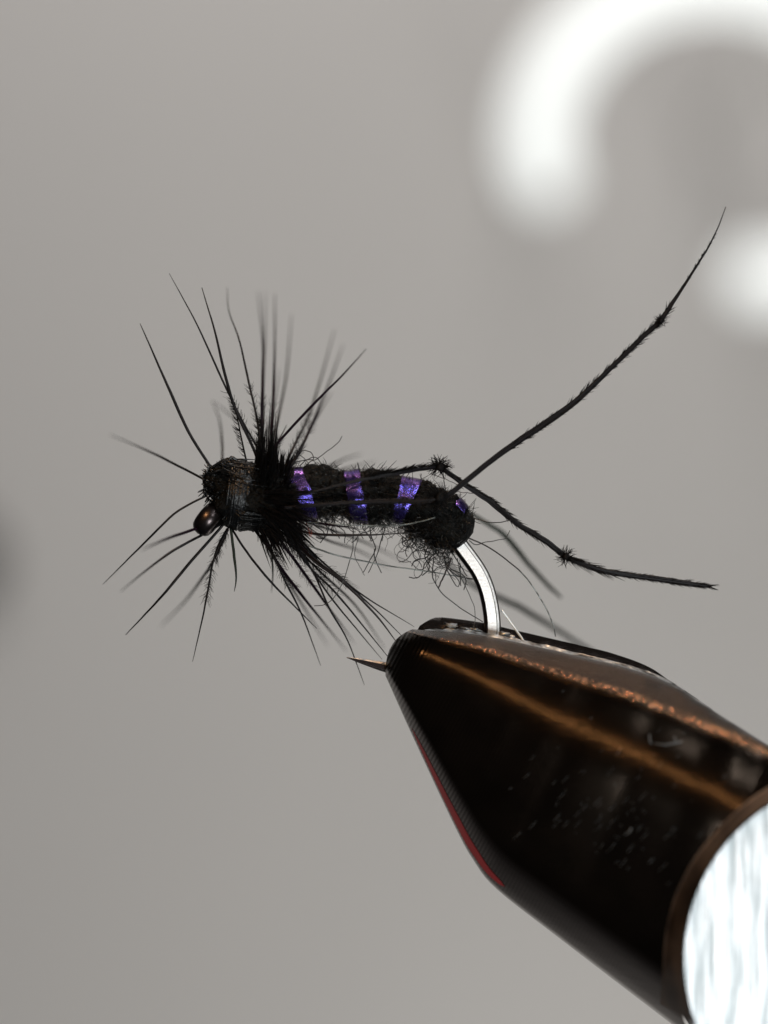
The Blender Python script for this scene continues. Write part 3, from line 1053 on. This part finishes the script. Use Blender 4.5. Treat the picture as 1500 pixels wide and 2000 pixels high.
# individually visible loose fibres
TF = lambda t: 1.0 - 0.55 * t
loose = [
    ([(847, 1092, -.6), (844, 1120, -.6), (848, 1135, -.5), (863, 1158, -.4), (893, 1183, -.3), (943, 1215, -.3)], 2.6, 'dub'),
    ([(893, 1090, -.4), (900, 1125, -.5), (916, 1160, -.5), (926, 1186, -.5), (928, 1212, -.5), (922, 1230, -.6)], 1.8, 'grey'),
    ([(916, 1056, .2), (930, 1064, .2), (950, 1059, .3), (986, 1052, .4), (990, 1048, .4), (996, 1036, .4)], 2.2, 'grey'),
    ([(905, 1000, .3), (920, 1010, .3), (950, 1019, .2), (972, 1021, 0), (998, 1016, -.2)], 2.4, 'dub'),
    ([(690, 1030, -.6), (690, 1050, -.6), (688, 1075, -.5), (672, 1131, -.3), (651, 1168, -.2), (632, 1181, 0), (614, 1183, .2)], 2.2, 'grey'),
    ([(722, 1030, -.4), (725, 1048, -.4), (733, 1072, -.4), (722, 1095, -.4), (709, 1118, -.4)], 2.4, 'dub'),
    ([(752, 1030, -.3), (746, 1050, -.3), (736, 1083, -.3), (719, 1119, -.2)], 2.4, 'dub'),
    ([(731, 1072, -.4), (732, 1090, -.4), (745, 1119, -.4)], 2.4, 'dub'),
    ([(700, 1050, 0), (693, 1085, .2), (712, 1124, .5)], 1.6, 'grey'),
    ([(585, 910, -.2), (600, 898, -.2), (612, 897, -.1), (608, 884, 0), (592, 880, 0), (582, 890, .1)], 2.2, 'dub'),
    ([(570, 905, 0), (598, 898, 0), (614, 893, .1), (624, 900, .1), (628, 914, 0)], 2.2, 'dub'),
    ([(578, 884, .2), (595, 896, .2), (608, 915, .1)], 1.9, 'dub'),
    ([(592, 915, 0), (606, 902, 0), (621, 895, 0), (645, 877, .2), (660, 865, .3), (668, 852, .4)], 2.0, 'dub'),
    ([(698, 905, 0), (703, 918, 0)], 2.0, 'dub'),
    ([(822, 925, -.2), (822, 948, -.2)], 2.0, 'dub'),
    ([(866, 930, .1), (868, 945, .1), (871, 960, .1)], 2.0, 'dub'),
    ([(840, 925, .3), (880, 940, .3), (906, 955, .3)], 1.6, 'dub'),
    ([(880, 958, .5), (905, 962, .4), (925, 964, .3)], 1.8, 'dub'),
    ([(868, 1085, -.5), (872, 1110, -.5), (892, 1145, -.5), (897, 1136, -.5), (882, 1118, -.5), (874, 1108, -.4)], 2.4, 'dub'),
    ([(882, 1090, -.6), (869, 1120, -.6), (856, 1148, -.6)], 4.0, 'brown'),
    ([(898, 1100, -.3), (899, 1125, -.3), (900, 1145, -.3)], 2.4, 'dub'),
    ([(884, 1080, -.4), (898, 1103, -.4), (912, 1126, -.4)], 2.6, 'dub'),
    ([(876, 1112, -.3), (895, 1125, -.2), (925, 1132, 0)], 2.6, 'dub'),
    ([(790, 1062, -.5), (802, 1055, -.5), (815, 1068, -.5), (840, 1080, -.4), (858, 1098, -.4)], 2.2, 'dub'),
    ([(786, 1048, -.6), (787, 1064, -.6), (800, 1068, -.6), (812, 1058, -.6), (830, 1052, -.6)], 2.2, 'dub'),
]
for pts_, wd, mt in loose:
    fibre(pts_, wd, 24, mt, 'loose_fiber', jitter=1.0, prof=lambda t: 1 - 0.25 * t)
# orange curl, pale strands
fibre([(598, 1022, -1.1), (603, 1034, -1.1), (606, 1048, -1.1), (609, 1040, -1.1), (604, 1030, -1.1), (599, 1030, -1.1)], 1.5, 18, 'orange', 'loose_fiber', label='tiny orange curl under the collar')
fibre([(602, 1066, -.9), (660, 1085, -.8), (740, 1102, -.6), (800, 1111, -.3), (847, 1118, 0), (925, 1131, .2)], 3.6, 40, 'pale', 'pale_strand', prof=lambda t: 1 - 0.3 * t)
fibre([(600, 1020, -1.4), (660, 1024, -1.5), (720, 1027, -1.5), (775, 1026, -1.5), (815, 1020, -1.4), (850, 1011, -1.3)], 2.8, 30, 'pale', 'pale_strand', prof=lambda t: 1 - 0.4 * t)
fibre([(979, 1191, .3), (1000, 1220, .2), (1024, 1254, 0)], 5.0, 16, 'white', 'pale_strand', label='short bright white strand behind the hook bend')
nseg = 36
mts = [0 if i < 17 else (1 if (i * 7) % 5 < 2 else 2) for i in range(nseg - 1)]
fibre([(905, 1048, -.2), (920, 1053, -.1), (956, 1070, 0), (1000, 1102, 0), (1032, 1134, 0), (1062, 1180, .2), (1078, 1214, .3), (1085, 1243, .4)], 3.2, nseg, name='loose_fiber',
      mats=mts, mlist=[M['brown'], M['grey'], M['pale']], prof=lambda t: 1 - 0.3 * t, label='long fibre turning from brown to pale')

# ------------------------------------------------------------------ knotted legs
LEGW = lambda t: 1.0


def leg(segs, widths, knots, mat, bt, label=None, fuzz=(), n=60, name='leg'):
    a = spline(segs, n)
    sd = R.random() * 30
    for i in range(n):
        a[i, 0] += 1.2 * noise.noise(Vector((i * 0.4, sd, 0)))
        a[i, 1] += 1.2 * noise.noise(Vector((i * 0.4, sd, 5)))
    tt = [i / (n - 1) for i in range(n)]
    wk = 1.1 * np.interp(tt, [q[0] for q in widths], [q[1] for q in widths])
    mb = MB()
    # three quills lying together
    for s_, ph in ((0.0, 0), (0.34, 2.1), (-0.34, 4.2)):
        pts_, rad_ = [], []
        for i in range(n):
            j0, j1 = max(i - 1, 0), min(i + 1, n - 1)
            t = a[j1, :2] - a[j0, :2]; t /= max(1e-6, np.linalg.norm(t))
            off = s_ * wk[i] * (0.8 + 0.35 * math.sin(i * 0.23 + ph))
            pts_.append(P(a[i, 0] - t[1] * off, a[i, 1] + t[0] * off, a[i, 2] + 0.25 * s_ * wk[i] / 50))
            rad_.append(max(0.5, wk[i] * 0.33) * U * (1 if s_ == 0 else 0.85))
        mb.tube(pts_, rad_, 6)
    o = mb.build(name, M[mat], fly, label=label)
    fz = MB()
    for (t0, t1, cnt, ln, side, lean) in fuzz:
        barbules(fz, a, t0, t1, int(cnt * 2.2), ln * 1.25, side, lean, 1.7, 0.3)
    if fz.v:
        fz.build('barbule', M[bt], o, stuff=True)
    for (kx, ky, kd, kr, hairs, hl) in knots:
        kb = MB()
        # a small overhand knot: two turns of quill
        pts_ = []
        for i in range(34):
            an = i / 33 * 4 * math.pi
            pts_.append(P(kx + math.cos(an) * kr * 0.5 * (0.6 + 0.4 * math.sin(i * 0.9)) + (i / 33 - .5) * kr * 0.9, ky + math.sin(an) * kr * 0.6 * (0.6 + 0.4 * math.cos(i * 0.7)), kd + 0.02 * kr * math.sin(an * 0.5 + 0.6) * 0.9))
        kb.tube(pts_, [kr * 0.38 * U] * 34, 6)
        for _ in range(hairs):
            an = R.random() * 2 * math.pi
            l = kr * 0.6 + hl * (0.5 + 0.6 * R.random())
            bend = (R.random() - 0.5) * 0.9
            c1 = (kx + math.cos(an) * l * 0.55, ky + math.sin(an) * l * 0.55)
            c2 = (kx + math.cos(an + bend) * l, ky + math.sin(an + bend) * l)
            dz = (R.random() - 0.5) * 0.5
            kb.tube([P(kx, ky, kd), P(*c1, kd + dz * .5), P(*c2, kd + dz)], [1.1 * U, 0.8 * U, 0.3 * U], 3, caps=False)
        kb.build('knot', M[bt], o)
    return o, a

# near leg: thigh close to the lens, shin rising to the upper right
leg([(548, 992, -1.5), (640, 985, -1.6), (740, 980, -1.6), (830, 978, -1.7), (862, 972, -1.7), (880, 962, -1.6), (960, 900, -1.2), (1040, 844, -.8), (1110, 794, -.5), (1190, 722, -.3), (1250, 664, -.1), (1290, 626, 0), (1318, 584, .1), (1350, 535, .2), (1385, 479, .4), (1405, 438, .6), (1417, 404, .8)],
    [(0, 6), (.25, 8), (.33, 10), (.42, 10), (.55, 9.5), (.70, 8.5), (.80, 6.5), (.83, 5), (.92, 3.2), (1, 1.2)],
    [(856, 972, -1.75, 13, 90, 24), (1290, 627, 0, 8, 44, 12)], 'hackle', 'down', fuzz=[(.42, .80, 110, 14, 0, -0.75), (.1, .28, 60, 13, 0, -.6), (.83, .95, 20, 6, 0, -.85)], n=96,
    label='near leg rising to the upper right')
# middle leg: sharp thigh on top of the abdomen, shin to the lower right
leg([(560, 975, -1.2), (590, 966, -1.3), (660, 949, -1.3), (720, 934, -1.2), (780, 923, -1.0), (835, 914, -.6), (858, 912, -.4), (876, 925, -.3), (905, 945, -.2), (960, 980, 0), (1010, 1022, 0), (1060, 1054, 0), (1103, 1086, 0), (1130, 1098, 0), (1170, 1112, 0), (1230, 1124, .1), (1310, 1135, .2), (1387, 1146, .3)],
    [(0, 3.5), (.12, 4.5), (.25, 6), (.34, 8), (.40, 8), (.52, 10), (.60, 10), (.68, 8), (.72, 8), (.80, 10), (.88, 9), (.96, 8), (1, 4)],
    [(858, 912, -.4, 12, 110, 19), (1104, 1087, 0, 9, 80, 18)], 'hackle', 'down',
    fuzz=[(.17, .345, 120, 17, -1, -0.85), (.36, .50, 45, 15, -1, -0.92), (.50, .62, 26, 15, 0, -.85), (.675, .78, 34, 22, 0, -0.95), (.78, .97, 80, 13, 0, -0.88), (.97, 1.0, 24, 12, 0, -1.0)], n=110,
    label='middle leg bending down to the lower right')
# far legs, dark green and out of focus
leg([(850, 968, 3), (905, 996, 5.5), (950, 1022, 6.2), (988, 1048, 6.5), (1020, 1085, 7), (1060, 1132, 7.5), (1096, 1168, 8)],
    [(0, 4), (.3, 7), (.6, 8.5), (.9, 8), (1, 4)], [], 'green', 'down', n=40, label='far leg, dark green and blurred')
leg([(830, 1055, 3), (878, 1104, 8), (927, 1146, 9.5), (985, 1172, 10), (1033, 1196, 10.5), (1133, 1258, 11.5), (1175, 1290, 12)],
    [(0, 4), (.3, 8), (.6, 9), (.9, 8.5), (1, 4)], [], 'green', 'down', n=40, label='far leg passing behind the hook bend, dark green and blurred')
